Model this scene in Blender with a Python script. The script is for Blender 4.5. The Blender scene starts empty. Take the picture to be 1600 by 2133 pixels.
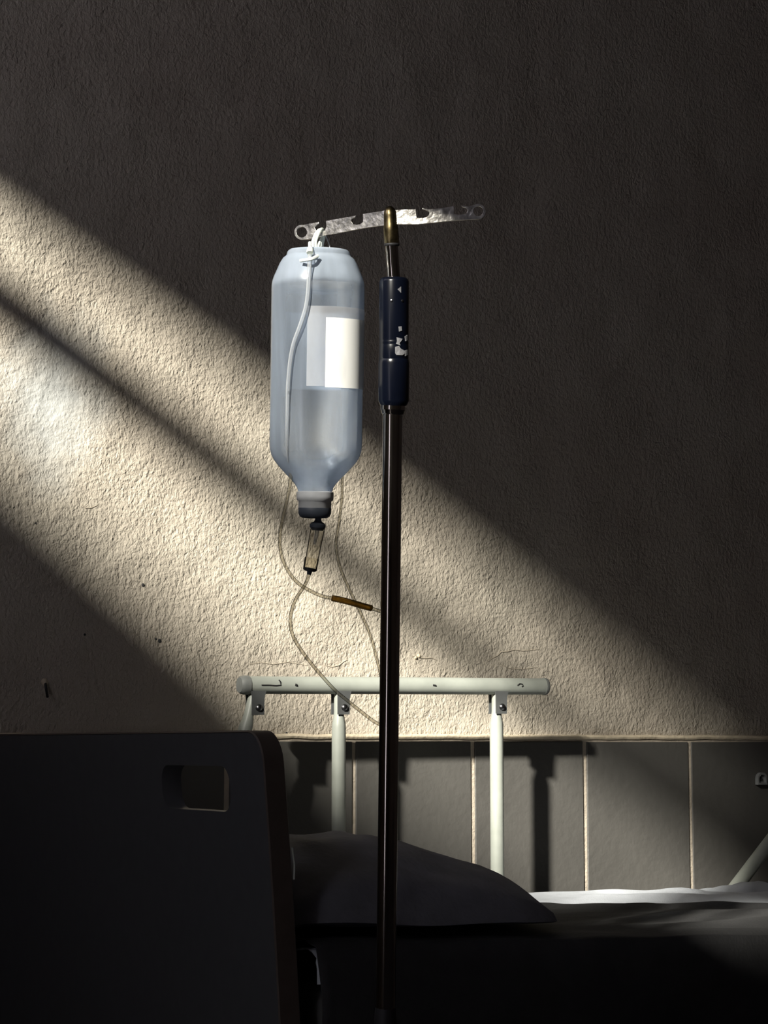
import bpy, bmesh, math, random
from mathutils import Vector, Matrix, noise as mnoise
from mathutils.geometry import tessellate_polygon
random.seed(7)
S = bpy.context.scene
COL = S.collection
R = math.radians

# ------------------------------------------------------------------ camera
F = 4400.0                       # focal length in pixels of the 1600 x 2133 frame
D = 3.33                         # distance of the camera from the back wall
EYE = 0.90
PSI, PIT = R(29.6), R(6.335)     # heading to the right of the wall's normal, pitch up
CAM = Vector((0.0, -D, EYE))
FW = Vector((math.sin(PSI)*math.cos(PIT), math.cos(PSI)*math.cos(PIT), math.sin(PIT)))
RT = Vector((math.cos(PSI), -math.sin(PSI), 0))
UP = RT.cross(FW)
cd = bpy.data.cameras.new('camera'); cam = bpy.data.objects.new('camera', cd); COL.objects.link(cam)
cam.matrix_world = Matrix((RT, UP, -FW)).transposed().to_4x4()
cam.location = CAM
cd.sensor_fit = 'HORIZONTAL'; cd.sensor_width = 36.0; cd.lens = 36.0*F/1600.0
cd.clip_start = 0.05; cd.clip_end = 60
S.camera = cam

# ------------------------------------------------------------------ light
SUN = Vector((1.46, 1.0, -0.905)).normalized()      # direction in which the sunlight travels
sd = bpy.data.lights.new('sun', 'SUN'); so = bpy.data.objects.new('sun', sd); COL.objects.link(so)
so.rotation_euler = (-SUN).to_track_quat('Z', 'Y').to_euler()
so.location = (-4, -3, 5)
sd.energy = 10.5; sd.angle = R(2.4); sd.color = (1.0, 0.955, 0.85)
W = bpy.data.worlds.new('sky'); S.world = W; W.use_nodes = True
W.node_tree.nodes['Background'].inputs[0].default_value = (0.90, 0.87, 1.0, 1)
W.node_tree.nodes['Background'].inputs[1].default_value = 2.1
S.view_settings.view_transform = 'Standard'; S.view_settings.look = 'None'
S.view_settings.gamma = 1; S.view_settings.use_curve_mapping = False
S.view_settings.exposure = 0.0
S.cycles.use_denoising = True

# ------------------------------------------------------------------ helpers
def ray(u, v):
    return FW + RT*((u-800.0)/F) + UP*((1066.5-v)/F)
def PZ(u, v, z):                 # point seen at pixel (u,v), z metres deep along the view axis
    return CAM + ray(u, v)*z
def PY(u, v, y):                 # point seen at pixel (u,v) on the plane y
    d = ray(u, v); return CAM + d*((y-CAM.y)/d.y)

def nm(name, kind='ShaderNodeBsdfPrincipled'):
    m = bpy.data.materials.new(name); m.use_nodes = True
    return m, m.node_tree.nodes, m.node_tree.links, m.node_tree.nodes['Principled BSDF']
def simple(name, col, rough=0.5, metal=0.0, var=0.12, scale=30.0, bump=0.0, bscale=200.0, spec=0.5, stretch=(1,1,1)):
    m, n, l, b = nm(name)
    tc = n.new('ShaderNodeTexCoord'); mp = n.new('ShaderNodeMapping'); mp.inputs['Scale'].default_value = stretch
    l.new(tc.outputs['Object'], mp.inputs[0])
    nz = n.new('ShaderNodeTexNoise'); nz.inputs['Scale'].default_value = scale; nz.inputs['Detail'].default_value = 4
    l.new(mp.outputs[0], nz.inputs['Vector'])
    cr = n.new('ShaderNodeValToRGB')
    cr.color_ramp.elements[0].position = 0.3; cr.color_ramp.elements[1].position = 0.7
    cr.color_ramp.elements[0].color = (*[c*(1-var) for c in col], 1)
    cr.color_ramp.elements[1].color = (*[min(1, c*(1+var)) for c in col], 1)
    l.new(nz.outputs['Fac'], cr.inputs[0]); l.new(cr.outputs[0], b.inputs['Base Color'])
    b.inputs['Roughness'].default_value = rough; b.inputs['Metallic'].default_value = metal
    b.inputs['Specular IOR Level'].default_value = spec
    if bump:
        n2 = n.new('ShaderNodeTexNoise'); n2.inputs['Scale'].default_value = bscale; n2.inputs['Detail'].default_value = 3
        l.new(mp.outputs[0], n2.inputs['Vector'])
        bp = n.new('ShaderNodeBump'); bp.inputs['Strength'].default_value = 1; bp.inputs['Distance'].default_value = bump
        l.new(n2.outputs['Fac'], bp.inputs['Height']); l.new(bp.outputs[0], b.inputs['Normal'])
    return m

def link(name, bm, mat, parent=None, smooth=True, angle=40, kind=None):
    me = bpy.data.meshes.new(name)
    bmesh.ops.recalc_face_normals(bm, faces=bm.faces)
    bm.to_mesh(me); bm.free()
    o = bpy.data.objects.new(name, me); COL.objects.link(o)
    me.materials.append(mat)
    if smooth:
        for p in me.polygons: p.use_smooth = True
        try: me.set_sharp_from_angle(angle=R(angle))
        except Exception: pass
    if parent: attach(o, parent)
    if kind: o['kind'] = kind
    return o
def attach(o, parent):
    o.parent = parent
    M = Matrix.Translation(-parent.location) if parent.type == 'EMPTY' else Matrix()
    o.matrix_parent_inverse = M
def empty(name, loc, label, cat, group=None):
    e = bpy.data.objects.new(name, None); COL.objects.link(e); e.location = loc
    e.empty_display_size = 0.05
    tag(e, label, cat, group); return e
def tag(o, label, cat, group=None):
    o['label'] = label; o['category'] = cat
    if group: o['group'] = group
    return o
def box(bm, a, b, bev=0.0, seg=2):
    x0, y0, z0 = a; x1, y1, z1 = b
    vs = [bm.verts.new(p) for p in ((x0,y0,z0),(x1,y0,z0),(x1,y1,z0),(x0,y1,z0),(x0,y0,z1),(x1,y0,z1),(x1,y1,z1),(x0,y1,z1))]
    fs = [bm.faces.new([vs[i] for i in f]) for f in ((3,2,1,0),(4,5,6,7),(0,1,5,4),(1,2,6,5),(2,3,7,6),(3,0,4,7))]
    if bev:
        es = list({e for f in fs for e in f.edges})
        bmesh.ops.bevel(bm, geom=es, offset=bev, segments=seg, profile=0.5, affect='EDGES')
    return vs
def frame_of(t, ref=None):
    t = t.normalized()
    a = ref if ref is not None else (Vector((0,0,1)) if abs(t.z) < 0.9 else Vector((1,0,0)))
    s = t.cross(a).normalized(); return s, s.cross(t).normalized()
def rings(bm, rs, cap=True):
    V = [[bm.verts.new(p) for p in r] for r in rs]
    n = len(V[0])
    for a, b in zip(V, V[1:]):
        for i in range(n):
            bm.faces.new((a[i], a[(i+1) % n], b[(i+1) % n], b[i]))
    if cap:
        bm.faces.new(V[0][::-1]); bm.faces.new(V[-1])
    return V
def circ(c, s, t, r, n, k=1.0):
    return [c + s*(r*math.cos(2*math.pi*i/n)) + t*(k*r*math.sin(2*math.pi*i/n)) for i in range(n)]
def lathe(bm, A, B, prof, n=32, k=1.0, ref=None, cap=True):
    """prof: (t along A..B, radius in metres)"""
    s, t = frame_of(B-A, ref)
    rings(bm, [circ(A.lerp(B, q), s, t, r, n, k) for q, r in prof], cap)
def catmull(pts, sub=8):
    out = []
    P = [pts[0]*2-pts[1]] + list(pts) + [pts[-1]*2-pts[-2]]
    for i in range(1, len(P)-2):
        a, b, c, d = P[i-1], P[i], P[i+1], P[i+2]
        for j in range(sub):
            q = j/sub
            out.append(0.5*((2*b)+(c-a)*q+(2*a-5*b+4*c-d)*q*q+(3*b-a-3*c+d)*q**3))
    out.append(pts[-1]); return out
def sweep(bm, pts, r, n=12, cap=True):
    rs = []; s = None
    for i, p in enumerate(pts):
        t = (pts[min(i+1, len(pts)-1)] - pts[max(i-1, 0)]).normalized()
        if s is None: s, q = frame_of(t)
        else:
            s = (s - t*s.dot(t)).normalized(); q = s.cross(t)
        rr = r(i/(len(pts)-1)) if callable(r) else r
        rs.append(circ(p, s, s.cross(t), rr, n))
    rings(bm, rs, cap)
def plate(bm, outer, holes, off):
    """flat outline (3-D points) with holes, extruded by the vector off"""
    loops = [outer] + holes
    tri = tessellate_polygon(loops)
    flat = [p for lp in loops for p in lp]
    A = [bm.verts.new(p) for p in flat]; B = [bm.verts.new(p+off) for p in flat]
    for a, b, c in tri:
        try:
            bm.faces.new((A[a], A[b], A[c])); bm.faces.new((B[c], B[b], B[a]))
        except ValueError: pass
    i0 = 0
    for lp in loops:
        m = len(lp)
        for i in range(m):
            j = (i+1) % m
            bm.faces.new((A[i0+i], A[i0+j], B[i0+j], B[i0+i]))
        i0 += m

# ------------------------------------------------------------------ materials
def wall_material():
    m, n, l, b = nm('plaster')
    tc = n.new('ShaderNodeTexCoord')
    def noi(scale, detail, rough=0.5, stretch=(1,1,1), dist=0.0):
        mp = n.new('ShaderNodeMapping'); mp.inputs['Scale'].default_value = stretch
        l.new(tc.outputs['Object'], mp.inputs[0])
        z = n.new('ShaderNodeTexNoise'); z.inputs['Scale'].default_value = scale; z.inputs['Detail'].default_value = detail
        z.inputs['Roughness'].default_value = rough; z.inputs['Distortion'].default_value = dist
        l.new(mp.outputs[0], z.inputs['Vector']); return z.outputs['Fac']
    big = noi(2.2, 5, 0.6)
    cr = n.new('ShaderNodeValToRGB'); e = cr.color_ramp.elements
    e[0].position = 0.3; e[0].color = (0.48, 0.42, 0.345, 1)
    e[1].position = 0.72; e[1].color = (0.58, 0.53, 0.44, 1)
    l.new(big, cr.inputs[0])
    # an old patch of paler filler and paint on the left of the wall
    ob = n.new('ShaderNodeMapping'); c = PY(105, 830, 0); ob.inputs['Location'].default_value = (-c.x, 0, -c.z)
    ob2 = n.new('ShaderNodeVectorMath'); ob2.operation = 'MULTIPLY'; ob2.inputs[1].default_value = (9.0, 0, 6.5)
    l.new(tc.outputs['Object'], ob.inputs[0]); l.new(ob.outputs[0], ob2.inputs[0])
    ln = n.new('ShaderNodeVectorMath'); ln.operation = 'LENGTH'; l.new(ob2.outputs[0], ln.inputs[0])
    ad = n.new('ShaderNodeMath'); ad.operation = 'ADD'; l.new(ln.outputs['Value'], ad.inputs[0])
    nn = n.new('ShaderNodeMath'); nn.operation = 'MULTIPLY'; nn.inputs[1].default_value = 1.1; l.new(noi(14, 4, 0.6), nn.inputs[0])
    l.new(nn.outputs[0], ad.inputs[1])
    mr = n.new('ShaderNodeMapRange'); mr.inputs['From Min'].default_value = 0.75; mr.inputs['From Max'].default_value = 1.7
    mr.inputs['To Min'].default_value = 1; mr.inputs['To Max'].default_value = 0; l.new(ad.outputs[0], mr.inputs['Value'])
    mx = n.new('ShaderNodeMix'); mx.data_type = 'RGBA'
    l.new(mr.outputs[0], mx.inputs['Factor']); l.new(cr.outputs[0], mx.inputs['A']); mx.inputs['B'].default_value = (0.53, 0.54, 0.52, 1)
    l.new(mx.outputs['Result'], b.inputs['Base Color'])
    b.inputs['Roughness'].default_value = 0.62; b.inputs['Specular IOR Level'].default_value = 0.35
    # orange-peel relief: two sizes of grain, a vertical brush drag, broad trowel waves
    f1 = noi(250, 2.5, 0.55, (1.2, 1, 0.8), 0.5)
    f2 = noi(125, 2, 0.5, (1.15, 1, 0.85), 0.4)
    f3 = noi(7, 4, 0.5)
    def mul(a, k):
        q = n.new('ShaderNodeMath'); q.operation = 'MULTIPLY'; l.new(a, q.inputs[0])
        if isinstance(k, (int, float)): q.inputs[1].default_value = k
        else: l.new(k, q.inputs[1])
        return q.outputs[0]
    def add(a, c):
        q = n.new('ShaderNodeMath'); q.operation = 'ADD'; l.new(a, q.inputs[0]); l.new(c, q.inputs[1]); return q.outputs[0]
    calm = n.new('ShaderNodeMapRange'); calm.inputs['To Min'].default_value = 1.0; calm.inputs['To Max'].default_value = 0.4
    l.new(mr.outputs[0], calm.inputs['Value'])
    fine = mul(add(mul(f1, 0.0018), mul(f2, 0.0036)), calm.outputs[0])
    h = add(fine, mul(f3, 0.020))
    bp = n.new('ShaderNodeBump'); bp.inputs['Strength'].default_value = 1.0; bp.inputs['Distance'].default_value = 1.0
    l.new(h, bp.inputs['Height']); l.new(bp.outputs[0], b.inputs['Normal'])
    return m
M = {}
M['plaster'] = wall_material()
M['wall'] = simple('painted_wall', (0.30, 0.255, 0.225), 0.8, scale=3)
M['ceiling'] = simple('ceiling_paint', (0.12, 0.11, 0.105), 0.9, scale=3)
M['floor'] = simple('terrazzo', (0.10, 0.10, 0.11), 0.5, scale=120, var=0.35)
M['tile'] = simple('grey_tile', (0.108, 0.104, 0.096), 0.42, scale=6, var=0.10, bump=0.0012, bscale=60, spec=0.45)
M['grout'] = simple('grout', (0.54, 0.47, 0.38), 0.85, scale=60, bump=0.002, bscale=150)
M['mortar'] = simple('mortar', (0.72, 0.62, 0.46), 0.8, scale=40, bump=0.002, bscale=120)
M['crack'] = simple('cracked_plaster', (0.50, 0.44, 0.35), 0.8, scale=40)
M['rail'] = simple('rail_paint', (0.40, 0.425, 0.38), 0.42, scale=25, var=0.10)
M['railgrey'] = simple('rail_bracket', (0.10, 0.105, 0.105), 0.5, scale=40)
M['capgrey'] = simple('end_cap', (0.22, 0.23, 0.22), 0.5, scale=40)
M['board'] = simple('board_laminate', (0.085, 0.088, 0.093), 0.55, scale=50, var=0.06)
M['edge'] = simple('board_edge_band', (0.085, 0.066, 0.055), 0.55, scale=50, var=0.1)
M['dark'] = simple('dark_mark', (0.03, 0.03, 0.03), 0.7, scale=90)
M['frame'] = simple('bed_frame_steel', (0.14, 0.14, 0.15), 0.5, scale=40)
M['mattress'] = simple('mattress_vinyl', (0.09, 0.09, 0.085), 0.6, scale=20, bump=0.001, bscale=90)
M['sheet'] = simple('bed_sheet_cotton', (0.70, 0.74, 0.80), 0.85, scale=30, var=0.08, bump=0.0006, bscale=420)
M['shade_cover'] = simple('shade_cover_cloth', (0.030, 0.030, 0.031), 0.95, scale=30, var=0.15, bump=0.0012, bscale=200)
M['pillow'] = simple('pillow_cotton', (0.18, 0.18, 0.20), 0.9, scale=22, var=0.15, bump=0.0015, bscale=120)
M['chrome'] = simple('worn_chrome', (0.50, 0.50, 0.50), 0.30, 1.0, var=0.25, scale=70)
M['chrome_bar'] = simple('scratched_steel', (0.62, 0.60, 0.56), 0.34, 1.0, var=0.45, scale=130, bump=0.0006, bscale=160)
M['pole'] = simple('pole_steel', (0.40, 0.36, 0.32), 0.13, 1.0, var=0.2, scale=60, stretch=(1,1,0.1))
M['capmetal'] = simple('brassy_cap', (0.24, 0.19, 0.10), 0.33, 1.0, var=0.55, scale=140)
M['sleeve'] = simple('navy_plastic', (0.0018, 0.0026, 0.006), 0.22, var=0.15, scale=30, spec=0.3)
M['sticker'] = simple('torn_sticker', (0.15, 0.15, 0.16), 0.7, scale=200, var=0.3)
M['black'] = simple('black_rubber', (0.02, 0.02, 0.022), 0.6)
M['bolt'] = simple('bolt_steel', (0.25, 0.25, 0.26), 0.3, 1.0)
M['cap'] = simple('bottle_cap_plastic', (0.40, 0.41, 0.43), 0.45, scale=60)
M['stopper'] = simple('rubber_stopper', (0.055, 0.065, 0.085), 0.5, scale=60)
M['strap'] = simple('milky_strap', (0.80, 0.86, 0.80), 0.4, scale=60)
M['hook'] = simple('clip_plastic', (0.30, 0.31, 0.31), 0.35, scale=60)
M['window'] = simple('window_wood', (0.25, 0.20, 0.15), 0.6, scale=20)

def thin_plastic(name, tint, body, dens, rough=0.2, tr=(0.95, 0.97, 1.0), share=0.5, rim=0.35, ior=1.4, zones=None, light_streaks=False):
    """thin translucent plastic skin: mostly see-through, a share scatters the light"""
    m, n, l, b = nm(name); out = n['Material Output']; n.remove(b)
    t = n.new('ShaderNodeBsdfTransparent'); t.inputs[0].default_value = (*tr, 1)
    d = n.new('ShaderNodeBsdfDiffuse'); d.inputs[0].default_value = (*body, 1)
    s = n.new('ShaderNodeBsdfTranslucent'); s.inputs[0].default_value = (*tint, 1)
    g = n.new('ShaderNodeBsdfGlossy'); g.inputs['Roughness'].default_value = rough
    a = n.new('ShaderNodeMixShader'); a.inputs[0].default_value = share
    l.new(d.outputs[0], a.inputs[1]); l.new(s.outputs[0], a.inputs[2])
    tc = n.new('ShaderNodeTexCoord'); nz = n.new('ShaderNodeTexNoise'); nz.inputs['Scale'].default_value = 26; nz.inputs['Detail'].default_value = 4
    mp = n.new('ShaderNodeMapping'); mp.inputs['Scale'].default_value = (1.6, 1.6, 0.10) if light_streaks else (1, 1, 0.35)  # the stretched noise paints vertical light streaks into the skin's density
    l.new(tc.outputs['Object'], mp.inputs[0]); l.new(mp.outputs[0], nz.inputs['Vector'])
    mr = n.new('ShaderNodeMapRange'); mr.inputs['To Min'].default_value = dens*(0.45 if light_streaks else 0.75); mr.inputs['To Max'].default_value = dens*(1.75 if light_streaks else 1.25)
    mr.inputs['From Min'].default_value = 0.3; mr.inputs['From Max'].default_value = 0.7
    l.new(nz.outputs['Fac'], mr.inputs['Value'])
    dens_out = mr.outputs[0]
    if zones:                                   # thicker, drier plastic at the shoulder and the cone (heights in metres, share added)
        sp = n.new('ShaderNodeSeparateXYZ'); l.new(tc.outputs['Object'], sp.inputs[0])
        for z0, z1, k in zones:
            q = n.new('ShaderNodeMapRange'); q.interpolation_type = 'SMOOTHSTEP'
            q.inputs['From Min'].default_value = z0; q.inputs['From Max'].default_value = z1
            q.inputs['To Min'].default_value = 0; q.inputs['To Max'].default_value = k; l.new(sp.outputs['Z'], q.inputs['Value'])
            ad = n.new('ShaderNodeMath'); ad.operation = 'ADD'; l.new(dens_out, ad.inputs[0]); l.new(q.outputs[0], ad.inputs[1]); dens_out = ad.outputs[0]
    lw = n.new('ShaderNodeLayerWeight'); lw.inputs[0].default_value = 0.35   # a slanting path through the skin is longer
    mlt = n.new('ShaderNodeMath'); mlt.operation = 'MULTIPLY_ADD'
    l.new(lw.outputs['Facing'], mlt.inputs[0]); mlt.inputs[1].default_value = rim; l.new(dens_out, mlt.inputs[2]); mlt.use_clamp = True
    mx = n.new('ShaderNodeMixShader'); l.new(mlt.outputs[0], mx.inputs[0])
    l.new(t.outputs[0], mx.inputs[1]); l.new(a.outputs[0], mx.inputs[2])
    fr = n.new('ShaderNodeFresnel'); fr.inputs[0].default_value = ior
    m2 = n.new('ShaderNodeMixShader'); l.new(fr.outputs[0], m2.inputs[0]); l.new(mx.outputs[0], m2.inputs[1]); l.new(g.outputs[0], m2.inputs[2])
    l.new(m2.outputs[0], out.inputs['Surface'])
    return m
M['shell'] = thin_plastic('bottle_plastic', (0.74, 0.85, 1.0), (0.74, 0.85, 1.0), 0.14, rim=0.8, light_streaks=True, zones=[(PZ(660, 606, 2.24).z, PZ(660, 590, 2.24).z, 0.22), (PZ(660, 935, 2.24).z, PZ(660, 1000, 2.24).z, 0.20)])
M['tube'] = thin_plastic('clear_tube', (0.75, 0.75, 0.68), (0.6, 0.58, 0.5), 0.16, 0.1, tr=(0.86, 0.84, 0.78), ior=1.25)
M['vent'] = thin_plastic('milky_tube', (0.85, 0.9, 0.95), (0.9, 0.93, 0.95), 0.24, 0.15, rim=1.0)
M['chamber'] = thin_plastic('chamber_plastic', (0.8, 0.8, 0.7), (0.7, 0.68, 0.6), 0.05, 0.08, tr=(0.95, 0.93, 0.88), rim=0.06, ior=1.15)
M['label'] = thin_plastic('sunlit_label_paper', (0.9, 0.9, 0.88), (0.95, 0.95, 0.92), 1.0, 0.5, share=0.2)
M['rubber'] = thin_plastic('amber_rubber', (1.0, 0.74, 0.28), (0.7, 0.48, 0.14), 0.5, 0.3, tr=(0.85, 0.62, 0.25), share=0.7)
M['film'] = thin_plastic('label_film', (0.9, 0.9, 0.9), (0.9, 0.9, 0.92), 0.30, 0.4)
M['label_back'] = thin_plastic('paper_label_back', (0.9, 0.9, 0.88), (0.93, 0.93, 0.90), 0.65, 0.5)
def liquid():
    m, n, l, b = nm('saline'); out = n['Material Output']
    b.inputs['Base Color'].default_value = (0.92, 0.96, 1.0, 1); b.inputs['Roughness'].default_value = 0.03
    b.inputs['Transmission Weight'].default_value = 1.0; b.inputs['IOR'].default_value = 1.33
    t = n.new('ShaderNodeBsdfTransparent'); t.inputs[0].default_value = (0.93, 0.96, 1.0, 1)
    mx = n.new('ShaderNodeMixShader'); mx.inputs[0].default_value = 0.5
    l.new(t.outputs[0], mx.inputs[1]); l.new(b.outputs[0], mx.inputs[2]); l.new(mx.outputs[0], out.inputs['Surface'])
    return m
M['liquid'] = liquid()
def veil():
    m, n, l, b = nm('beam_veil_cloth'); out = n['Material Output']; n.remove(b)
    t = n.new('ShaderNodeBsdfTransparent'); d = n.new('ShaderNodeBsdfDiffuse'); d.inputs[0].default_value = (0.5, 0.47, 0.42, 1)
    tc = n.new('ShaderNodeTexCoord'); sx = n.new('ShaderNodeSeparateXYZ'); l.new(tc.outputs['Object'], sx.inputs[0])
    mr = n.new('ShaderNodeMapRange'); mr.inputs['From Min'].default_value = -2.0; mr.inputs['From Max'].default_value = -1.25   # denser toward the near side, to fade the beam there
    mr.inputs['To Min'].default_value = 0.78; mr.inputs['To Max'].default_value = 0.05; l.new(sx.outputs['Y'], mr.inputs['Value'])
    mx = n.new('ShaderNodeMixShader'); l.new(mr.outputs[0], mx.inputs[0]); l.new(t.outputs[0], mx.inputs[1]); l.new(d.outputs[0], mx.inputs[2])
    l.new(mx.outputs[0], out.inputs['Surface']); return m
M['veil'] = veil()

# ------------------------------------------------------------------ room shell
XL, XR, YF, HC = -0.40, 4.3, -4.4, 3.3
TILE_TOP = PY(1100, 1536, -0.008).z
bm = bmesh.new(); box(bm, (XL-0.2, 0, 0), (XR+0.2, 0.2, HC))
wall_back = link('wall_back', bm, M['plaster'], kind='structure', smooth=False)
bm = bmesh.new(); box(bm, (XL-0.2, YF-0.2, -0.1), (XR+0.2, 0.2, 0)); link('floor', bm, M['floor'], kind='structure', smooth=False)
bm = bmesh.new(); box(bm, (XL-0.2, YF-0.2, HC), (XR+0.2, 0.2, HC+0.1)); link('ceiling', bm, M['ceiling'], kind='structure', smooth=False)
bm = bmesh.new(); box(bm, (XR, YF, 0), (XR+0.2, 0, HC)); link('wall_right', bm, M['wall'], kind='structure', smooth=False)
bm = bmesh.new(); box(bm, (XL-0.2, YF-0.2, 0), (XR+0.2, YF, HC)); link('wall_front', bm, M['wall'], kind='structure', smooth=False)
# the wall with the window that lets the sun in (left of the camera, outside the picture)
T = 0.04
def to_window(p):                # follow the sunlight back from p to the window's plane
    k = (p.x-XL)/SUN.x; q = p-SUN*k; return q.y, q.z
O1 = (-2.17, -0.60, 2.06, 2.98)          # y0 y1 z0 z1, the wide upper light
yb, zb_ = to_window(PZ(560, 760, 2.24)); yp, zp = to_window(PZ(1015, 440, 2.2))
O2 = (yp-0.04, yb+0.035, to_window(PZ(660, 1020, 2.24))[1], to_window(PZ(660, 400, 2.24))[1])   # opening added and sized to let sun onto the bottle and arms
O3 = (-2.30, -2.06, 0.35, 1.42)          # lower opening, added for the bright line along the pole
def wall_with_holes(bm, holes):
    ys = sorted({YF, 0.0, *[h[0] for h in holes], *[h[1] for h in holes]})
    zs = sorted({0.0, HC, *[h[2] for h in holes], *[h[3] for h in holes]})
    for y0, y1 in zip(ys, ys[1:]):
        run0 = None
        for z0, z1 in zip(zs, zs[1:]):
            yc, zc = (y0+y1)/2, (z0+z1)/2
            if any(h[0] < yc < h[1] and h[2] < zc < h[3] for h in holes):
                if run0 is not None: box(bm, (XL-T, y0, run0), (XL, y1, z0)); run0 = None
            elif run0 is None: run0 = z0
        if run0 is not None: box(bm, (XL-T, y0, run0), (XL, y1, HC))
bm = bmesh.new(); wall_with_holes(bm, [O1, O2, O3])
link('wall_left', bm, M['wall'], kind='structure', smooth=False)
win = bpy.data.objects.new('window_1', None); COL.objects.link(win); win.location = (XL, -1.4, 2.2); win['kind'] = 'structure'
bm = bmesh.new(); box(bm, (XL-T, O1[0], 2.572), (XL, O1[1], 2.664), 0.004); link('glazing_bar', bm, M['window'], win, smooth=False)
# unseen blockers added outside the window, shaped to bound the beam softly
def outside(dist, pts, name):
    k = dist/SUN.x
    bm = bmesh.new()
    plate(bm, [Vector((XL, y, z))-SUN*k for y, z in pts], [], Vector((-0.03, 0, 0)))
    link(name, bm, M['window'], win, smooth=False)
outside(0.80, [(-2.5, 2.79), (-1.9, 2.80), (-1.4, 2.80), (-1.07, 2.768), (-0.3, 2.69), (-0.3, 3.9), (-2.5, 3.9)], 'upper_beam_blocker')
outside(1.9, [(-2.2, 1.8), (-0.3, 1.8), (-0.3, 2.51), (-1.07, 2.357), (-1.40, 2.282), (-1.62, 2.20), (-2.2, 2.17)], 'lower_beam_blocker')
# unseen veil added over the near side of the opening to dim the beam
bm = bmesh.new(); cols_ = []
for i in range(61):
    q = i/60; y = -2.28+q*0.98
    col_ = []
    for j in range(9):
        w_ = j/8; z = 3.02-w_*(0.40-0.06*q) ; col_.append(bm.verts.new((XL+0.05+0.012*math.sin(i*1.1+w_*0.6), y, z)))
    cols_.append(col_)
for i in range(60):
    for j in range(8): bm.faces.new((cols_[i][j], cols_[i+1][j], cols_[i+1][j+1], cols_[i][j+1]))
link('beam_veil', bm, M['veil'], win)
bm = bmesh.new(); cols_ = []
for i in range(31):
    q = i/30; y = -2.28+q*0.22
    cols_.append([bm.verts.new((XL+0.05+0.012*math.sin(i*1.1+j*0.07), y, 2.62-j/8*0.62)) for j in range(9)])
for i in range(30):
    for j in range(8): bm.faces.new((cols_[i][j], cols_[i+1][j], cols_[i+1][j+1], cols_[i][j+1]))
link('beam_veil', bm, M['veil'], win)

# tiled dado: mortar bed, then single tiles standing proud of it
bm = bmesh.new(); box(bm, (XL, -0.0065, 0), (XR, 0.0, TILE_TOP-0.004)); link('grout_bed', bm, M['grout'], wall_back, smooth=False)
tx0 = PY(738, 1540, -0.009).x; TW = 0.25; TH = 0.50
tile_me = None; GAP = 0.009
def add_tile(x, z, w, h, first=[None]):
    bm = bmesh.new(); box(bm, (0, 0, 0), (w, 0.005, h), 0.0012, 1)
    o = link('tile', bm, M['tile'], None, smooth=False); o.location = (x, -0.009, z)
    return o
proto = add_tile(0, 0, TW-GAP, TH-GAP)
xs = [tx0+k*TW for k in range(-8, 10)]
cnt = 0
for r_ in range(2):
    z0 = TILE_TOP-(r_+1)*TH if r_ == 0 else 0.0
    for x in xs:
        if x < XL or x+TW > XR: continue
        if r_ == 0:
            o = proto if cnt == 0 else proto.copy()
            if cnt: COL.objects.link(o)
        else:
            if cnt == 1000 or r_ == 1 and 'p2' not in globals():
                p2 = add_tile(0, 0, TW-GAP, TILE_TOP-TH-GAP); o = p2
            else:
                o = p2.copy(); COL.objects.link(o)
        cnt += 1
        o.location = (x+GAP/2, -0.009-random.uniform(0, 0.0012), z0+0.001)
        o.rotation_euler = (0, R(random.uniform(-0.12, 0.12)), R(random.uniform(-0.25, 0.25)))
        attach(o, wall_back)
# mortar bead on top of the tiles, slightly ragged
bm = bmesh.new(); pts = []
x = XL
while x < XR:
    pts.append(Vector((x, -0.0065, TILE_TOP+0.0005+0.0016*mnoise.noise(Vector((x*22, 3.1, 0)))))); x += 0.012
sweep(bm, pts, lambda q: 0.0045, 8); link('trim_1', bm, M['mortar'], kind='structure')

# plaster damage on the wall: cracks with a lifted lip, flakes, small holes
def crack(px, r=0.0016):
    r *= 0.6
    bm = bmesh.new(); sweep(bm, [PY(u, v, -0.0004) for u, v in px], lambda q: r*(0.4+0.6*math.sin(math.pi*min(1, max(0, q)))), 6)
    link('plaster_crack', bm, M['crack'], wall_back)
crack([(1016,1378),(1026,1371),(1036,1366),(1044,1358),(1058,1357),(1072,1353),(1090,1356),(1110,1354),(1124,1352)])
crack([(858,1368),(866,1366),(872,1369),(886,1371),(898,1370),(910,1375)], 0.0022)
crack([(676,1386),(692,1389),(706,1386),(716,1378),(724,1374)])
crack([(520,1384),(545,1380),(570,1384),(600,1379),(640,1386)], 0.0012)
crack([(170,1050),(178,1058),(190,1058),(204,1052)], 0.0015)
crack([(1040,1382),(1060,1392),(1088,1394),(1120,1390)], 0.0012)
crack([(1340,1150),(1344,1120),(1349,1090),(1352,1060)], 0.001)
bm = bmesh.new()
for (u, v, r) in ((872,1366,5),(866,1370,4)):
    lathe(bm, PY(u, v, 0.001), PY(u, v, -0.003), [(0, r*8e-4), (0.7, r*7e-4), (1, r*3e-4)], 7)
link('plaster_flake', bm, M['mortar'], wall_back)
for (u, v, r) in ((297,1219,4.5),(331,1335,5),(324,1331,3),(176,1322,3),(74,1090,2.5),(596,1528,4)):
    bm = bmesh.new(); lathe(bm, PY(u, v, 0.004), PY(u, v, -0.0006), [(0, r*6e-4), (0.8, r*8e-4), (1, r*5e-4)], 9)
    link('plaster_hole', bm, M['dark'], wall_back)

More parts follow.
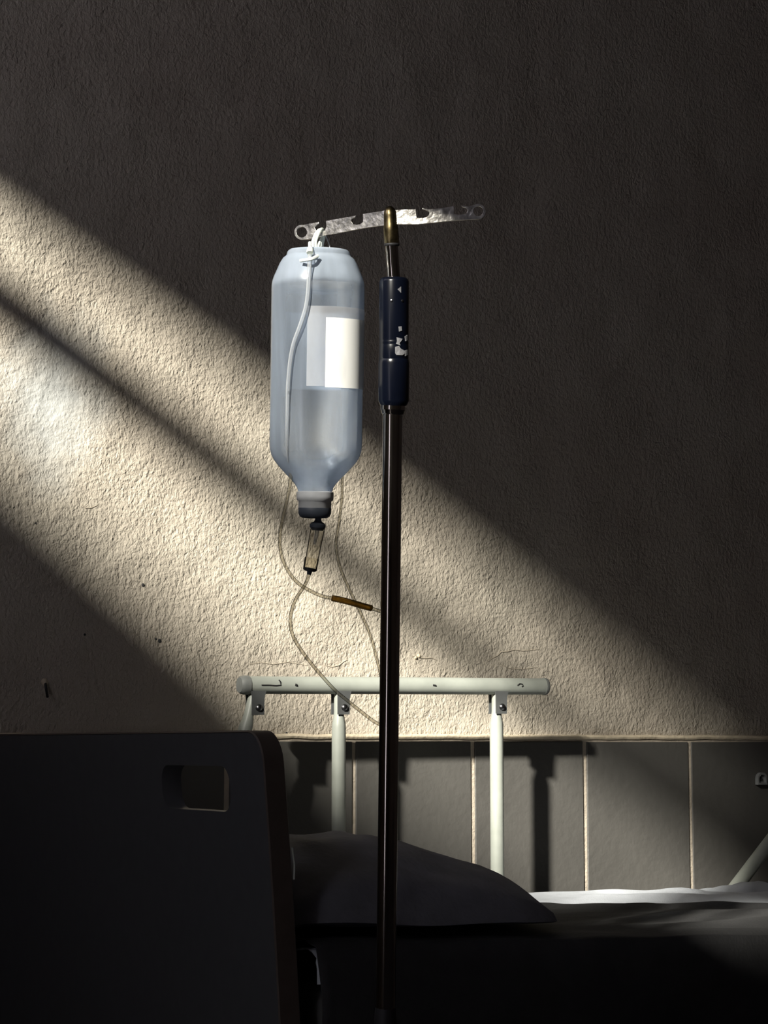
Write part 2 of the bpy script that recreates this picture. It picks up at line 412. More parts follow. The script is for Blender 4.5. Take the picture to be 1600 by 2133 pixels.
nail = empty('wall_nail', PY(95, 1432, -0.001), 'small bent nail with a chip in the shaded plaster above the headboard', 'nail')
bm = bmesh.new(); sweep(bm, catmull([PY(95,1424,0.004), PY(95,1427,-0.012), PY(97,1440,-0.016), PY(99,1452,-0.010)], 5), 0.0022, 8)
link('shank', bm, M['black'], nail)
bm = bmesh.new(); lathe(bm, PY(92,1421,0.001), PY(92,1421,-0.003), [(0, 0.007), (0.6, 0.006), (1, 0.003)], 9)
link('plaster_chip', bm, M['mortar'], nail)

# ------------------------------------------------------------------ bed
XH = 1.140; YN, YFAR = -1.020, -0.055          # headboard plane, near and far side of the bed
bed = empty('hospital_bed', (2.1, -0.53, 0), 'grey hospital bed with a slotted headboard standing along the tiled wall', 'bed')
HT = PY(545, 1526, YN).z
def hb_x(z):                                   # the board curves outward at its top
    q = max(0.0, (z-0.45)/(HT-0.45)); return XH+0.034*(1-q)-0.010*q*q+0.010*q
HB_T = 0.028
# headboard outline in (y,z): rounded top corners, hand slot
def rrect(y0, y1, z0, z1, r, n=7, corners=(1,1,1,1)):
    out = []
    for (cy, cz, a0, on) in ((y1-r, z1-r, 0, corners[0]), (y0+r, z1-r, 90, corners[1]), (y0+r, z0+r, 180, corners[2]), (y1-r, z0+r, 270, corners[3])):
        if on:
            for i in range(n+1):
                a = R(a0+90*i/n); out.append((cy+r*math.cos(a), cz+r*math.sin(a)))
        else:
            out.append((cy+(r if a0 in (0, 270) else -r), cz+(r if a0 in (0, 90) else -r)))
    return out
def slot_pt(u, v):                             # pixel on the outer face -> (y,z)
    x = XH
    for _ in range(4):
        d = ray(u, v); p = CAM + d*((x-CAM.x)/d.x); x = hb_x(p.z)
    return p.y, p.z
def densify(lp, step=0.03):
    out = []
    for i in range(len(lp)):
        a, b = lp[i], lp[(i+1) % len(lp)]
        k = max(1, int(math.hypot(b[0]-a[0], b[1]-a[1])/step))
        out += [(a[0]+(b[0]-a[0])*j/k, a[1]+(b[1]-a[1])*j/k) for j in range(k)]
    return out
sy0, sz1 = slot_pt(476, 1596); sy1, sz0 = slot_pt(341, 1683)
out_l = densify(rrect(YN, -0.018, 0.30, HT, 0.035), 0.02)
slot_l = densify(rrect(sy0, sy1, sz0, sz1, 0.022), 0.02)
def board_mesh(grow, x_in, x_out, with_slot=True):
    bm = bmesh.new()
    o = [(y, z) for y, z in out_l]
    if grow:
        cy, cz = (YN+YFAR)/2, (0.3+HT)/2
        o = [(cy+(y-cy)*(1+grow/abs(YN-cy)), cz+(z-cz)*(1+grow/abs(HT-cz))) for y, z in o]
    loops = [[Vector((0, y, z)) for y, z in o]] + ([[Vector((0, y, z)) for y, z in slot_l]] if with_slot else [])
    plate(bm, loops[0], loops[1:], Vector((1, 0, 0)))
    for v in bm.verts:
        v.co.x = hb_x(v.co.z) + (x_out if v.co.x < 0.5 else x_in)
    return bm
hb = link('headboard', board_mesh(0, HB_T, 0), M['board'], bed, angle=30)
# edge band: a strip round the outline, a little proud of the board
bm = bmesh.new()
prof = [(0.0015, -0.001), (HB_T-0.0015, -0.001), (HB_T+0.0005, 0.001), (HB_T-0.001, 0.003), (0.001, 0.003), (-0.0005, 0.001)]
cyc = []
N_ = len(out_l)
for i in range(N_):
    y, z = out_l[i]; ya, za = out_l[i-1]; yb2, zb2 = out_l[(i+1) % N_]
    t = Vector((0, yb2-ya, zb2-za)).normalized(); nrm = Vector((0, t.z, -t.y))
    cyc.append([Vector((hb_x(z)+a, y, z))+nrm*b for a, b in prof])
V = [[bm.verts.new(p) for p in r] for r in cyc]
for i in range(N_):
    a, b = V[i], V[(i+1) % N_]
    for k in range(len(prof)):
        bm.faces.new((a[k], a[(k+1) % len(prof)], b[(k+1) % len(prof)], b[k]))
link('edge_band', bm, M['edge'], hb, angle=30)['label'] = 'dark brown edge band of the headboard'
bm = bmesh.new()                                # loose end of the band
pz = PY(604, 1800, YN).z
sweep(bm, [Vector((hb_x(pz)+HB_T+0.001, YN-0.003, pz+0.02)), Vector((hb_x(pz)+HB_T+0.003, YN-0.005, pz)), Vector((hb_x(pz)+HB_T+0.001, YN-0.008, pz-0.018))], 0.0014, 6)
link('peeled_strip', bm, M['rail'], hb)
# steel base frame, legs and head posts under the board
bm = bmesh.new()
XF = 3.15
for y in (YN+0.06, YFAR-0.06): box(bm, (XH+0.08, y-0.02, 0.40), (XF, y+0.02, 0.46), 0.004)
for x in (XH+0.10, 1.8, 2.5, XF-0.02): box(bm, (x-0.02, YN+0.06, 0.405), (x+0.02, YFAR-0.06, 0.455), 0.004)
link('base_frame', bm, M['frame'], bed, smooth=False)
for x in (XH+0.12, XF-0.10):
    for y in (YN+0.06, YFAR-0.06):
        bm = bmesh.new(); lathe(bm, Vector((x, y, 0.0)), Vector((x, y, 0.41)), [(0, 0.026), (0.06, 0.026), (0.07, 0.02), (1, 0.02)], 16)
        link('leg', bm, M['frame'], bed)
for y in (YN+0.20, YFAR-0.20):
    bm = bmesh.new(); box(bm, (XH+0.062, y-0.015, 0.36), (XH+0.11, y+0.015, 0.46), 0.003); link('headboard_bracket', bm, M['frame'], bed, smooth=False)

# side rail on the wall side
YR = -0.13
bl, br = PY(512, 1427, YR), PY(1133, 1430, YR)
zc = (bl.z+br.z)/2
def bar_prof(h, w, x, zm, dz=0.0):             # rounded section: flat below, domed above
    out = []
    for y, z in rrect(-w/2, w/2, -h/2, h/2, min(h, w)*0.485, 6):
        out.append(Vector((x, YR+y, zm+z)))
    return out
RH, RW = 0.0300, 0.029
bm = bmesh.new()
rs = [bar_prof(RH, RW, bl.x+(br.x-bl.x)*q, bl.z+(br.z-bl.z)*q) for q in [i/24 for i in range(25)]]
rings(bm, rs); bar = link('rail_bar', bm, M['rail'], bed)
for x0, x1, z in ((bl.x-0.012, bl.x+0.004, bl.z), (br.x-0.002, br.x+0.006, br.z)):
    bm = bmesh.new()
    rings(bm, [bar_prof(RH*a, RW*a, x0+(x1-x0)*q, z) for q, a in ((0, 0.86), (0.2, 1.0), (0.5, 1.07), (1, 1.07))] if x0 < bl.x else
              [bar_prof(RH*a, RW*a, x0+(x1-x0)*q, z) for q, a in ((0, 1.05), (0.5, 1.05), (0.8, 1.0), (1, 0.86))])
    link('end_cap', bm, M['capgrey'], bar)
yf = YR-RW/2-0.0002
def scuff(px, r):
    bm = bmesh.new(); sweep(bm, [PY(u, v, yf) for u, v in px], r, 6); link('scuff_mark', bm, M['dark'], bar)
scuff([(545,1427),(560,1427),(575,1428),(585,1427),(584,1420),(581,1416)], 0.0011)
scuff([(615,1426),(618,1427)], 0.0022)
scuff([(902,1427),(908,1428)], 0.0016)
scuff([(1078,1428),(1083,1424),(1088,1425),(1090,1429),(1087,1430)], 0.0011)
def rail_post(ptop, pbot, bend=None):
    """flattened at the top where it sits between the two bracket plates"""
    a, b = ptop, pbot
    bm = bmesh.new(); L = (a-b).length
    rs = []
    for dz, rx, ry in ((-0.012, 0.0085, 0.0085), (0.030, 0.0085, 0.0088), (0.040, 0.0095, 0.0100), (0.050, 0.0118, 0.0118), (0.056, 0.0122, 0.0122), (max(0.07,L*0.6), 0.0122, 0.0122), (L, 0.0122, 0.0122)):
        c = a.lerp(b, dz/L)
        rs.append([c+Vector((rx*math.cos(2*math.pi*i/20), ry*math.sin(2*math.pi*i/20), 0)) for i in range(20)])
    if bend is not None: rs[-1] = [p+(bend-b) for p in rs[-1]]
    rings(bm, rs)
    post = link('rail_post', bm, M['rail'], bed)
    zt = a.z+0.002; cx = a.x+0.003
    for s in (-1, 1):
        y = YR+s*0.0115
        pl = [(-0.013, 0.004), (0.015, 0.004), (0.0125, -0.004), (0.0115, -0.010), (0.0115, -0.036), (-0.0115, -0.036), (-0.0115, -0.004)]
        bm = bmesh.new(); plate(bm, [Vector((cx+p, y-0.0012, zt+q)) for p, q in pl], [], Vector((0, 0.0024, 0)))
        link('bracket_plate', bm, M['railgrey'], post, smooth=False)
    bm = bmesh.new(); c = Vector((cx+0.001, YR-0.0127, zt-0.024))
    lathe(bm, c, c+Vector((0, -0.005, 0)), [(0, 0.0062), (0.35, 0.006), (0.75, 0.0042), (1, 0.0012)], 14, ref=Vector((0,0,1)))
    link('bolt', bm, M['bolt'], post)
    return post
zt = zc-RH/2
for (ut, vb_u) in ((706, 706), (1034, 1034)):
    t = PY(ut, 1447, YR); b = Vector((t.x, YR, 0.46)); rail_post(t, b)
t = PY(528, 1447, YR); b = PY(506, 1540, YR); rail_post(t, b, None)
bm = bmesh.new(); sweep(bm, catmull([b+Vector((0,0,0.004)), b+Vector((-0.006,0,-0.03)), b+Vector((-0.008,0,-0.1)), Vector((b.x-0.008, YR, 0.46))], 5), 0.0118, 16); link('rail_post_foot', bm, M['rail'], bed)
# slanting post of the lowered second rail, at the foot side
bm = bmesh.new()
a = PY(1513, 1874, YR+0.02); b = PY(1690, 1642, YR+0.02); d = (b-a).normalized()
lathe(bm, a-d*0.12, b, [(0, 0.0135), (0.5, 0.0135), (1, 0.0135)], 20); link('slanted_rail_post', bm, M['rail'], bed)
bm = bmesh.new(); c = a-d*0.12; box(bm, (c.x-0.03, c.y-0.018, 0.455), (c.x+0.03, c.y+0.018, c.z+0.02), 0.004); link('rail_pivot', bm, M['frame'], bed, smooth=False)

# mattress, sheet, pillow
ZM = 0.615
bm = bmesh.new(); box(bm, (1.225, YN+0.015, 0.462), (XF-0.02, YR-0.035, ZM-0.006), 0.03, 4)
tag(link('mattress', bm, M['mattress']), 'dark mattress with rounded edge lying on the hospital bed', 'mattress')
def sheet_z(x, y):
    z = ZM+0.006
    q = (x-1.25)/1.0
    z += 0.030*math.exp(-((y-(YN+0.05))/0.25)**2)*max(0, 1-0.6*q)           # raised near the pillow
    z += 0.010*mnoise.noise(Vector((x*3.0, y*9.0, 1.7)))+0.004*mnoise.noise(Vector((x*9, y*26, 5.2)))
    s = max(0, min(1, (x-1.65)/0.6))
    z += 0.022*math.exp(-((y-(YR-0.075))/0.045)**2)*s                        # ruck along the wall side
    z += 0.016*math.exp(-((y+0.30+0.10*(x-2.2))/0.05)**2)*s
    w = max(0, (x-2.35))
    z += 0.016*math.sin(62*(x*0.55+y*1.3)+3*mnoise.noise(Vector((x*7, y*7, 3))))*min(1, w*3.5)*math.exp(-((y+0.2)/0.12)**2)
    return max(z, ZM-0.001)
bm = bmesh.new(); NX, NY = 150, 70
X0, X1 = 1.222, XF-0.015; Y0, Y1 = YN+0.004, YR-0.030
g = []
for i in range(NX+1):
    row = []
    x = X0+(X1-X0)*i/NX
    drop = 0.030+0.01*mnoise.noise(Vector((x*4, 0, 9)))
    for j in range(-8, NY+1):
        if j < 0:
            q = -j/8; row.append(bm.verts.new((x, Y0+0.008-0.006*min(1, q*3)+0.002*mnoise.noise(Vector((x*25, q*2, 3))), sheet_z(x, Y0)-0.012-drop*q)))
        else:
            y = Y0+0.004+(Y1-Y0-0.004)*j/NY
            e = 0.010*math.exp(-(j/1.6)); row.append(bm.verts.new((x, y, sheet_z(x, y)-e)))
    g.append(row)
for i in range(NX):
    for j in range(len(g[0])-1):
        bm.faces.new((g[i][j], g[i+1][j], g[i+1][j+1], g[i][j+1]))
sh = link('bed_sheet', bm, M['sheet'], angle=80)
md = sh.modifiers.new('thickness', 'SOLIDIFY'); md.thickness = 0.002; md.offset = 1
tag(sh, 'rumpled pale bed sheet, sunlit along its far edge beside the tiles', 'bed sheet')

def cover_edge(x):                            # far edge of the dark cover added to put shade on the near sheet
    q = max(0.0, min(1.0, (x-1.9)/0.45)); q = q*q*(3-2*q)
    return -0.33-0.30*q+0.012*mnoise.noise(Vector((x*6, 2, 2)))
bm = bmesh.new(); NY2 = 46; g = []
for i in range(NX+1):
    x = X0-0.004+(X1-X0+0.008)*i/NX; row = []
    ye = cover_edge(x); drop = 0.14+0.015*mnoise.noise(Vector((x*4, 1, 4)))
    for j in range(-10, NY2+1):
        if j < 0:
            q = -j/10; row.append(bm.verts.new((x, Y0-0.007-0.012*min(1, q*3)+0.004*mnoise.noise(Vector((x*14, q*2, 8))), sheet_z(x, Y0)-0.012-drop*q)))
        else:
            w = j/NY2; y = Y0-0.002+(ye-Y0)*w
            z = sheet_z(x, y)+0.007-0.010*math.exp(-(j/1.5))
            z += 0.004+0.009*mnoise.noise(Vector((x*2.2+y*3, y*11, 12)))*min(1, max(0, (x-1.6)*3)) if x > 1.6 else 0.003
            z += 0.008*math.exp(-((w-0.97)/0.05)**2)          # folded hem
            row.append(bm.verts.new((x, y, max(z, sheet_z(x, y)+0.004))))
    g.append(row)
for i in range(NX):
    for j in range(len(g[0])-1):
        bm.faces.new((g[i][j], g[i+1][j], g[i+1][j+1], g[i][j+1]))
bk = link('shade_cover', bm, M['shade_cover'], angle=80)
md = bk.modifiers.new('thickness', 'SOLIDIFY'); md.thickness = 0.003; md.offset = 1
tag(bk, 'dark cover added as shade over the near side of the bed under the pillow', 'shade_cover')

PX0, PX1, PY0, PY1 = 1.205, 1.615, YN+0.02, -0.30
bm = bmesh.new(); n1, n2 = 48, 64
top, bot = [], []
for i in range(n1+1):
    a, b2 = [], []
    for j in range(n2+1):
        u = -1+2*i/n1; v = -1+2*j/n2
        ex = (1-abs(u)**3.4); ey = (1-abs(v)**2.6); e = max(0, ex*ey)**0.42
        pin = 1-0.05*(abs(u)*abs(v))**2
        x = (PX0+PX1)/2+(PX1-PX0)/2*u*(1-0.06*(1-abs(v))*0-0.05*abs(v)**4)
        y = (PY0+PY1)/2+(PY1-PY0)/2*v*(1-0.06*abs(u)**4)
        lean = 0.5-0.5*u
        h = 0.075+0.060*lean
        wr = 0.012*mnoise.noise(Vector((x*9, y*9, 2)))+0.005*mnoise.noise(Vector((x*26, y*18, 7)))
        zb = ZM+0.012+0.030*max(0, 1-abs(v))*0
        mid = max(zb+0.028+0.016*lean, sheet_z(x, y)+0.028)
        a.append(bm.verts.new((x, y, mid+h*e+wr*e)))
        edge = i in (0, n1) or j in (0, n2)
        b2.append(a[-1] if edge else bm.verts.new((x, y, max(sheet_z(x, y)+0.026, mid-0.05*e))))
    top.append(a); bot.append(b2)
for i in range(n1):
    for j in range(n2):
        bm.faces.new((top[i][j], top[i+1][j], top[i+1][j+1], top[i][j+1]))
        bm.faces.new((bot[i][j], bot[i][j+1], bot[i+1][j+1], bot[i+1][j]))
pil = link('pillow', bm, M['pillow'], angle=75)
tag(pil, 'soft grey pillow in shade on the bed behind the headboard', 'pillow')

# small plastic clip stuck to the tile at the right edge
c0 = PY(1583, 1622, -0.010)
clip = empty('wall_clip', c0, 'small arched plastic cable clip on the tile at the right edge', 'clip')
sc_ = (PY(1584, 1622, -0.010)-PY(1583, 1622, -0.010)).length
def arch(r, hb_):
    return [(r*math.cos(R(180*i/14)), r*0.98*math.sin(R(180*i/14))+hb_) for i in range(15)] + [(-r*1.03, -13), (r*1.03, -13)]
W_ = 0.0009
bm = bmesh.new(); plate(bm, [c0+Vector((p*W_, 0, q*W_)) for p, q in arch(13, 1)], [[c0+Vector((p*W_*0.72, 0, (q*0.66)*W_)) for p, q in arch(13, 1)]], Vector((0, -0.009, 0)))
link('arch', bm, M['hook'], clip, smooth=False)
bm = bmesh.new(); plate(bm, [c0+Vector((p*W_*0.74, -0.0005, (q*0.70)*W_)) for p, q in arch(13, 1)], [], Vector((0, -0.003, 0)))
link('back_plate', bm, M['hook'], clip, smooth=False)
bm = bmesh.new(); lathe(bm, c0+Vector((0, -0.003, -0.001)), c0+Vector((0, -0.007, -0.001)), [(0, 0.0035), (0.7, 0.003), (1, 0.001)], 10); link('pin', bm, M['bolt'], clip)

# ------------------------------------------------------------------ drip stand
ZP = 2.2; K = ZP/F               # metres per pixel at the stand
foot = PZ(803, 2133, ZP); topd = PZ(818, 862, ZP)
ax = (topd-foot).normalized(); ground = foot+ax*((0.075-foot.z)/ax.z)
stand = empty('drip_stand', (ground.x, ground.y, 0), 'steel drip stand with a navy plastic grip and notched hanger bar', 'drip stand')
def rod(name, p, q, prof, mat, parent=stand, n=32):
    bm = bmesh.new(); lathe(bm, PZ(*p, ZP), PZ(*q, ZP), [(t, r*K) for t, r in prof], n); return link(name, bm, M[mat], parent, angle=35)
bm = bmesh.new(); lathe(bm, ground, topd, [(0, 20.5*K), (1, 20.5*K)], 40); link('lower_pole', bm, M['pole'], stand)
rod('joint_ring', (803, 2140), (803, 2098), [(0, 24), (0.2, 24.5), (0.85, 22), (1, 20.6)], 'black')
rod('collar', (818, 864), (819, 838), [(0, 20.6), (0.08, 23), (0.3, 24.5), (0.38, 26), (1, 26)], 'pole')
slv = rod('grip_sleeve', (820, 846), (821, 578), [(0, 26), (0.015, 29), (0.04, 32), (0.33, 32.5), (0.36, 31.4), (0.365, 30.6), (0.37, 31), (0.47, 31), (0.475, 30.5), (0.485, 31), (0.50, 31), (0.505, 30.5), (0.515, 31), (0.965, 31), (0.985, 29.5), (0.996, 26), (1, 20)], 'sleeve')
rod('upper_pole', (821, 590), (815, 500), [(0, 13.2), (1, 13.2)], 'pole')
capo = rod('top_cap', (816, 510), (812, 429), [(0, 14), (0.03, 15.6), (0.45, 15.2), (0.5, 14.4), (0.75, 13.6), (0.86, 12.6), (0.94, 9), (0.99, 4), (1, 0.5)], 'capmetal')
rod('cap_ring', (816, 513), (816, 506), [(0, 14.4), (0.3, 16), (0.7, 16), (1, 14.4)], 'black', capo)
# remains of a white sticker and screw holes on the sleeve (thin curved scraps on its surface)
def on_sleeve(u, v, lift=0.0003):
    c = PZ(820.6, v, ZP); w = (u-820.6)/31.3; w = max(-0.995, min(0.995, w))
    toward = (CAM-c).normalized(); toward -= ax*toward.dot(ax); toward.normalize(); side = RT
    return c + (side*w + toward*math.sqrt(1-w*w))*(31.4*K+lift)
def scrap(pts):
    bm = bmesh.new()
    cu = sum(p[0] for p in pts)/len(pts); cv = sum(p[1] for p in pts)/len(pts)
    dn = []
    for i in range(len(pts)):
        a, b = pts[i], pts[(i+1) % len(pts)]
        dn += [a, ((a[0]+b[0])/2, (a[1]+b[1])/2)]
    A = [bm.verts.new(on_sleeve(*p, 0.0005)) for p in dn]; B = [bm.verts.new(on_sleeve(*p, -0.0006)) for p in dn]
    c = bm.verts.new(on_sleeve(cu, cv, 0.0005)); m_ = len(dn)
    for i in range(m_):
        bm.faces.new((c, A[i], A[(i+1) % m_])); bm.faces.new((A[i], B[i], B[(i+1) % m_], A[(i+1) % m_]))
    link('sticker_scrap', bm, M['sticker'], slv, smooth=False)['label'] = 'torn white sticker remnant'
scrap([(826,705),(838,708),(835,713),(832,717),(834,722),(829,720),(825,719),(827,713)])
scrap([(823,725),(831,723),(834,728),(840,731),(842,738),(838,742),(826,742),(823,738)])
scrap([(842,732),(848,730),(849,740),(844,743)])
scrap([(843,703),(848,699),(849,709),(845,712)])
scrap([(830,683),(836,682),(837,691),(831,693)])
scrap([(828,606),(835,600),(835,613)])
for (u, v) in ((815.5, 629), (838, 629)):
    bm = bmesh.new(); p = on_sleeve(u, v, -0.001); q = on_sleeve(u, v, 0.0006)
    lathe(bm, p, q, [(0, 0.0014), (0.8, 0.0014), (1, 0.0008)], 10); link('rivet', bm, M['bolt'], slv)
# hanger bar: two notched arms cut from flat steel, each ending in a ring
def arm(outer, hole_c, hole_r, u0, z0, u1, z1):
    def at(p):
        t = (p[0]-u0)/(u1-u0); a, b = PZ(u0, 450, z0), PZ(u1, 450, z1)
        n = (b-a).cross(Vector((0, 0, 1))).normalized()
        d = ray(*p); return CAM+d*((a-CAM).dot(n)/d.dot(n)), n
    o3 = [at(p)[0] for p in outer]
    h3 = [at((hole_c[0]+hole_r*math.cos(2*math.pi*i/20), hole_c[1]+hole_r*math.sin(2*math.pi*i/20)))[0] for i in range(20)]
    n = at(outer[0])[1]
    if n.dot(FW) < 0: n = -n
    bm = bmesh.new(); plate(bm, [p-n*0.0009 for p in o3], [[p-n*0.0009 for p in h3]], n*0.0018)
    hb_ = link('hook_arm', bm, M['chrome_bar'], stand, smooth=False)
    bv = hb_.modifiers.new('bevel', 'BEVEL'); bv.width = 0.00035; bv.segments = 2; bv.limit_method = 'ANGLE'; bv.angle_limit = R(50)
    return at
arc = lambda c, r, a0, a1, n: [(c[0]+r*math.cos(R(a0+(a1-a0)*i/n)), c[1]+r*math.sin(R(a0+(a1-a0)*i/n))) for i in range(n+1)]
left = [(806,438),(797,440),(757,446),(757.5,456),(757,463),(752,467),(744,468.5),(736,467),(732,461),(733,456),(741,452),(742.5,449.5),(736,450.5),(700,457),(680,460.5),(681,472),(678,480),(672,483.5),(664,484),(659,480),(656,474),(660,469),(665,465.5),(665,463),(655,464.5)] + arc((629.5,484), 15.5, -80, -285, 16) + [(645,498.5),(680,490),(720,482.5),(760,475),(797,470),(806,469)]
at_l = arm(left, (629.5,484), 11.2, 812, ZP, 620, 2.262)
right = [(820,438),(840,436.5),(867,436),(867.5,447),(868,453.5),(875,454.5),(884,454),(891,451),(894.5,446),(893,440.5),(886,437.5),(880,436),(880,433.5),(888,435.5),(897,436),(920,434),(945,429.5),(946,438),(946,446.5),(955,447.5),(966,446.5),(973,443.5),(975,438),(971,433.5),(962,430.5),(960,427.5),(966,428.5),(975,430.5)] + arc((996,441), 16, -115, 95, 16) + [(975,458),(940,460.5),(900,464.5),(870,467.5),(840,467.5),(820,468)]
arm(right, (996.5,440), 10.2, 812, ZP, 1010, 2.185)
# base on castors (below the picture)
bm = bmesh.new(); lathe(bm, Vector((ground.x, ground.y, 0.06)), Vector((ground.x, ground.y, 0.13)), [(0, 0.045), (0.5, 0.045), (0.8, 0.02), (1, 0.016)], 24); link('hub', bm, M['black'], stand)
for i in range(5):
    a = R(20+72*i); d = Vector((math.cos(a), math.sin(a), 0)); g0 = Vector((ground.x, ground.y, 0.085))
    bm = bmesh.new(); sweep(bm, [g0+d*0.03, g0+d*0.15+Vector((0,0,-0.003)), g0+d*0.26+Vector((0,0,-0.022))], lambda q: 0.013-0.004*q, 12); lg = link('leg', bm, M['pole'], stand)
    c = g0+d*0.255; c.z = 0.025; s = d.cross(Vector((0,0,1)))
    bm = bmesh.new(); lathe(bm, c-s*0.010, c+s*0.010, [(0, 0.020), (0.15, 0.025), (0.85, 0.025), (1, 0.020)], 20); link('castor', bm, M['black'], lg)

# ------------------------------------------------------------------ infusion bottle
ZB = 2.24; KB = ZB/F
BA, BB = PZ(664, 520, ZB), PZ(655.5, 1080, ZB)
fr = lambda v: (v-520)/560.0
view = (CAM-BA).normalized()
bott = empty('infusion_bottle', BB, 'clear plastic infusion bottle with white label hanging upside down from the stand', 'bottle')
prof = [(531,0.5),(530,22),(527,34),(521,46),(519.5,54),(521,61),(526,65.5),(531,66.5),(534,68),(539,74.5),(550,81),(564,87),(578,93),(588,96),(598,97.2),(640,97),(700,96.8),(760,96.6),(820,96.4),(880,96.5),(920,96.5),(938,95.5),(950,92),(960,86.5),(972,77),(984,66),(996,54),(1007,44),(1016,38),(1026,34.5)]
def bl_lathe(name, pr, mat, shrink=0.0, cap=True, n=56, k=0.86, parent=bott):
    bm = bmesh.new(); lathe(bm, BA, BB, [(fr(v), max(0.0002, r*KB-shrink)) for v, r in pr], n, k, ref=view, cap=cap)
    return link(name, bm, M[mat], parent, angle=60)
shell = bl_lathe('shell', prof, 'shell')
lv = 593
liq = [(v, r) for v, r in prof if v > lv]
liq = [(lv, 96.3)] + liq
liqo = bl_lathe('saline', liq, 'liquid', 0.0012); liqo['label'] = 'clear saline filling the bottle up to its shoulder'
me = liqo.data
bl_lathe('neck_flange', [(1023,33),(1025,38.5),(1034,39),(1042,38),(1044,34.5),(1058,34.2),(1060,33)], 'cap', k=1.0)
bl_lathe('stopper', [(1056,33.6),(1059,34.6),(1070,34),(1076,31),(1079,26),(1080,8)], 'stopper', k=1.0)['label'] = 'dark rubber stopper'
# label paper: wraps from the front right round to the back
def label(name, a0, a1, v0, v1, lift, mat='label'):
    s, t = frame_of(BB-BA, view)
    bm = bmesh.new(); n = 30; cols = []
    for i in range(n+1):
        a = a0+(a1-a0)*i/n; col = []
        for j in range(9):
            v = v0+(v1-v0)*j/8
            r = 96.8*KB+lift
            col.append(bm.verts.new(BA.lerp(BB, fr(v)) + s*(r*math.cos(a)) + t*(0.86*r*math.sin(a)+ (0))))
        cols.append(col)
    for i in range(n):
        for j in range(8): bm.faces.new((cols[i][j], cols[i+1][j], cols[i+1][j+1], cols[i][j+1]))
    o = link(name, bm, M[mat], bott, angle=80)
    return o, s, t
s_, t_ = frame_of(BB-BA, view)
sgn = 1 if s_.dot(RT) > 0 else -1; tg = 1 if t_.dot(view) > 0 else -1
def ang(u, front=True):                        # angle on the bottle of a pixel column
    c = max(-1, min(1, (u-661)/97.0)); a = math.acos(c*sgn); return a*tg if front else -a*tg
label('label', ang(678), ang(757.6), 668, 811, 0.0006)[0]['label'] = 'white paper piece put in as the sunlit patch of the label'  # sun on the label is put in as an opaque white piece
label('label_film', ang(640), ang(757.6), 645, 809, 0.0003, 'film')
label('label_back', ang(757.6, False), ang(600, False), 646, 808, 0.0006, 'label_back')[0]['label'] = 'pale back of the wrapped label seen through the bottle'
# hanging tab and loops of strap over the notch of the arm
slot_c = at_l((671, 482))[0]
def loop(name, px, r, mat):
    bm = bmesh.new(); sweep(bm, catmull([PZ(u, v, z) for u, v, z in px], 7), r, 10); return link(name, bm, M[mat], bott)
zs = (slot_c-CAM).dot(FW)
loop('hanging_loop', [(660,528,ZB-0.010),(657,508,zs-0.014),(661,492,zs-0.008),(668,479,zs-0.002),(673,479.5,zs+0.003),(675,492,zs+0.009),(671,510,ZB+0.012),(671,526,ZB+0.010)], 0.0019, 'strap')
loop('hanging_loop', [(655,526,ZB-0.012),(652,508,zs-0.016),(656,490,zs-0.009),(664,479,zs-0.002),(670,480,zs+0.003),(671,492,zs+0.009),(664,510,ZB+0.010),(662,526,ZB+0.008)], 0.0014, 'strap')
loop('thin_string', [(645,520,ZB-0.015),(648,506,zs-0.012),(656,488,zs-0.006),(667,481,zs-0.001),(676,481.5,zs+0.003),(680,494,zs+0.006),(686,510,ZB+0.014),(688,523,ZB+0.012)], 0.0006, 'vent')
bl_lathe('base_tab', [(516,9),(517,13),(521,15),(530,16)], 'shell', k=0.4)

# ------------------------------------------------------------------ tubing
zf = ZB-0.86*97*KB-0.003          # just in front of the bottle
vent = empty('vent_tube', PZ(645, 560, zf), 'milky vent tube taped down the bottle front, looping below to an amber sleeve', 'tube')
def run(name, px, r, mat, parent, sub=7, n=10):
    bm = bmesh.new(); sweep(bm, catmull([PZ(u, v, z) for u, v, z in px], sub), r, n); return link(name, bm, M[mat], parent)
run('upper_tube', [(646,506,2.215),(646,520,2.205),(645.5,535,2.198),(643.5,580,zf+0.001),(641,615,zf),(636,645,zf),(624,682,zf+0.001),(612,715,zf+0.004),(605,750,zf+0.0055),(601,790,zf+0.0065),(599.5,815,zf+0.007)], 0.0022, 'vent', vent)
run('middle_tube', [(599.5,815,zf+0.007),(599,840,zf+0.0075),(598,900,zf+0.008),(600,950,zf+0.014),(607,980,zf+0.030)], lambda q: 0.0021-0.0009*q, 'vent', vent)
run('lower_tube', [(607,980,zf+0.030),(604,1010,zf+0.034),(596,1050,zf+0.034),(588,1085,zf+0.032),(583,1120,zf+0.03),(586,1155,zf+0.028),(598,1185,zf+0.026),(618,1212,zf+0.026),(645,1230,zf+0.028),(672,1242,zf+0.03),(695,1247,zf+0.034),(735,1256,zf+0.04),(770,1266,zf+0.05),(800,1276,zf+0.06),(840,1290,2.30),(880,1330,2.36)][:14], 0.0019, 'tube', vent)
run('amber_sleeve', [(692,1246,zf+0.0335),(712,1250,zf+0.037),(735,1256,zf+0.04),(755,1262,zf+0.046),(774,1267,zf+0.051)], 0.0034, 'rubber', vent)['label'] = 'amber rubber injection sleeve'
for a, b in (((626,543),(662,533)),):
    bm = bmesh.new(); sweep(bm, catmull([PZ(a[0], a[1], zf+0.006), PZ(640, 541, zf+0.0005), PZ(650, 539, zf+0.0005), PZ(b[0], b[1], zf+0.006)], 5), 0.0018, 8)
    link('tie', bm, M['strap'], vent)
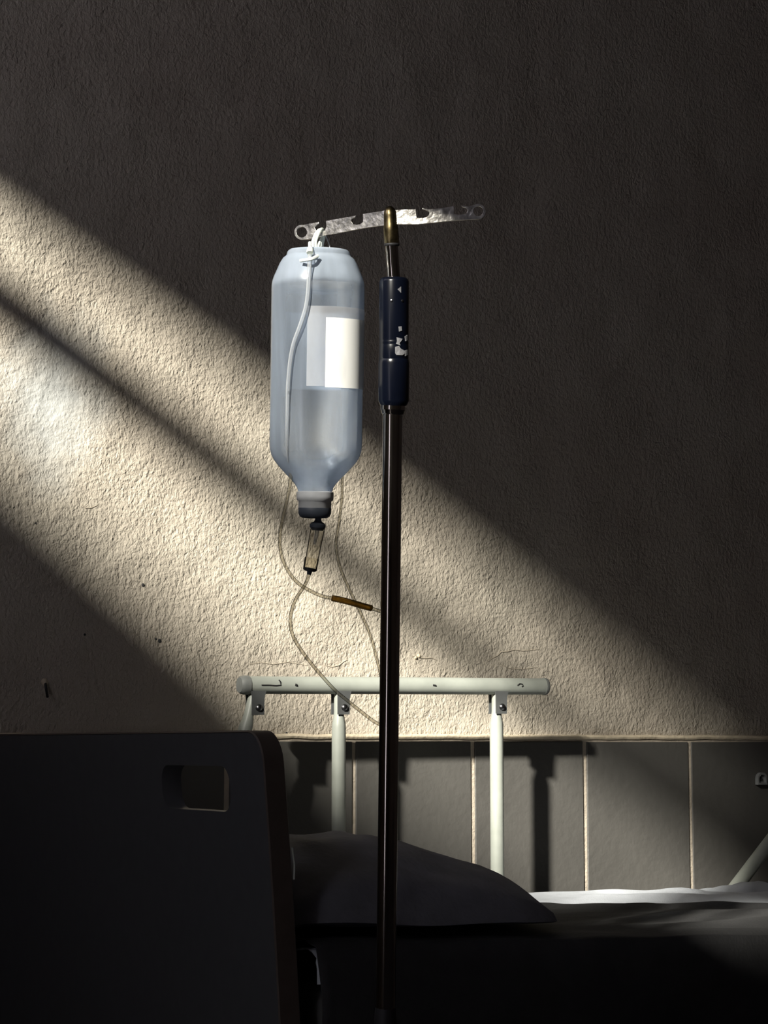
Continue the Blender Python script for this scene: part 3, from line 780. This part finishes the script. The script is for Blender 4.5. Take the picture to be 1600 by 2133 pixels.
bm = bmesh.new(); lathe(bm, PZ(645.5, 527, 2.196), PZ(646, 517, 2.2), [(0, 0.0034), (0.5, 0.0036), (1, 0.0028)], 12); link('tube_collar', bm, M['strap'], vent)

giv = empty('infusion_set', PZ(645, 1190, ZB), 'clear drip chamber and infusion tube hanging from the bottle stopper', 'infusion set')
def cham(name, p, q, pr, mat, parent=giv, n=24, cap=True):
    bm = bmesh.new(); lathe(bm, PZ(*p, ZB), PZ(*q, ZB), [(t, r*KB) for t, r in pr], n, cap=cap); return link(name, bm, M[mat], parent, angle=40)
cham('spike', (663.5, 1074), (661, 1105), [(0, 7), (0.3, 6.5), (0.42, 9), (0.5, 14), (0.62, 17), (0.8, 16.5), (0.9, 13), (1, 12)], 'stopper')
ch = cham('drip_chamber', (662, 1099), (645.5, 1188), [(0, 15), (0.1, 15.2), (0.6, 14), (0.98, 13), (1, 11)], 'chamber')
cham('drip_tip', (662, 1098), (655.5, 1134), [(0, 5), (0.4, 4), (1, 2.6)], 'vent', ch)
cham('chamber_base', (649.8, 1162), (645, 1190), [(0, 14.6), (0.06, 15.2), (0.9, 14.6), (1, 11)], 'chamber', ch)
cham('chamber_outlet', (646.2, 1183), (643.8, 1197), [(0, 13), (0.4, 12), (0.5, 5.5), (1, 4.5)], 'stopper', ch)
run('infusion_tube', [(644.5,1194,ZB),(640,1208,ZB),(632,1224,ZB+0.004),(618,1245,ZB+0.012),(608,1270,ZB+0.02),(605,1300,ZB+0.026),(612,1328,ZB+0.03),(628,1355,ZB+0.034),(650,1384,ZB+0.038),(674,1412,ZB+0.042),(698,1438,ZB+0.046),(722,1458,ZB+0.05),(748,1479,ZB+0.054),(778,1502,ZB+0.058),(812,1524,ZB+0.062),(812,1560,ZB+0.08),(810,1640,ZB+0.10),(806,1760,ZB+0.14),(808,1880,ZB+0.20)], 0.0019, 'tube', giv)
run('rear_tube', [(722,940,2.33),(714,985,2.34),(712,1040,2.35),(706,1090,2.36),(700,1135,2.37),(708,1180,2.38),(728,1228,2.39),(752,1278,2.40),(772,1325,2.40),(788,1385,2.40),(800,1440,2.40),(806,1500,2.39),(812,1524,ZB+0.062)], 0.0017, 'tube', giv)
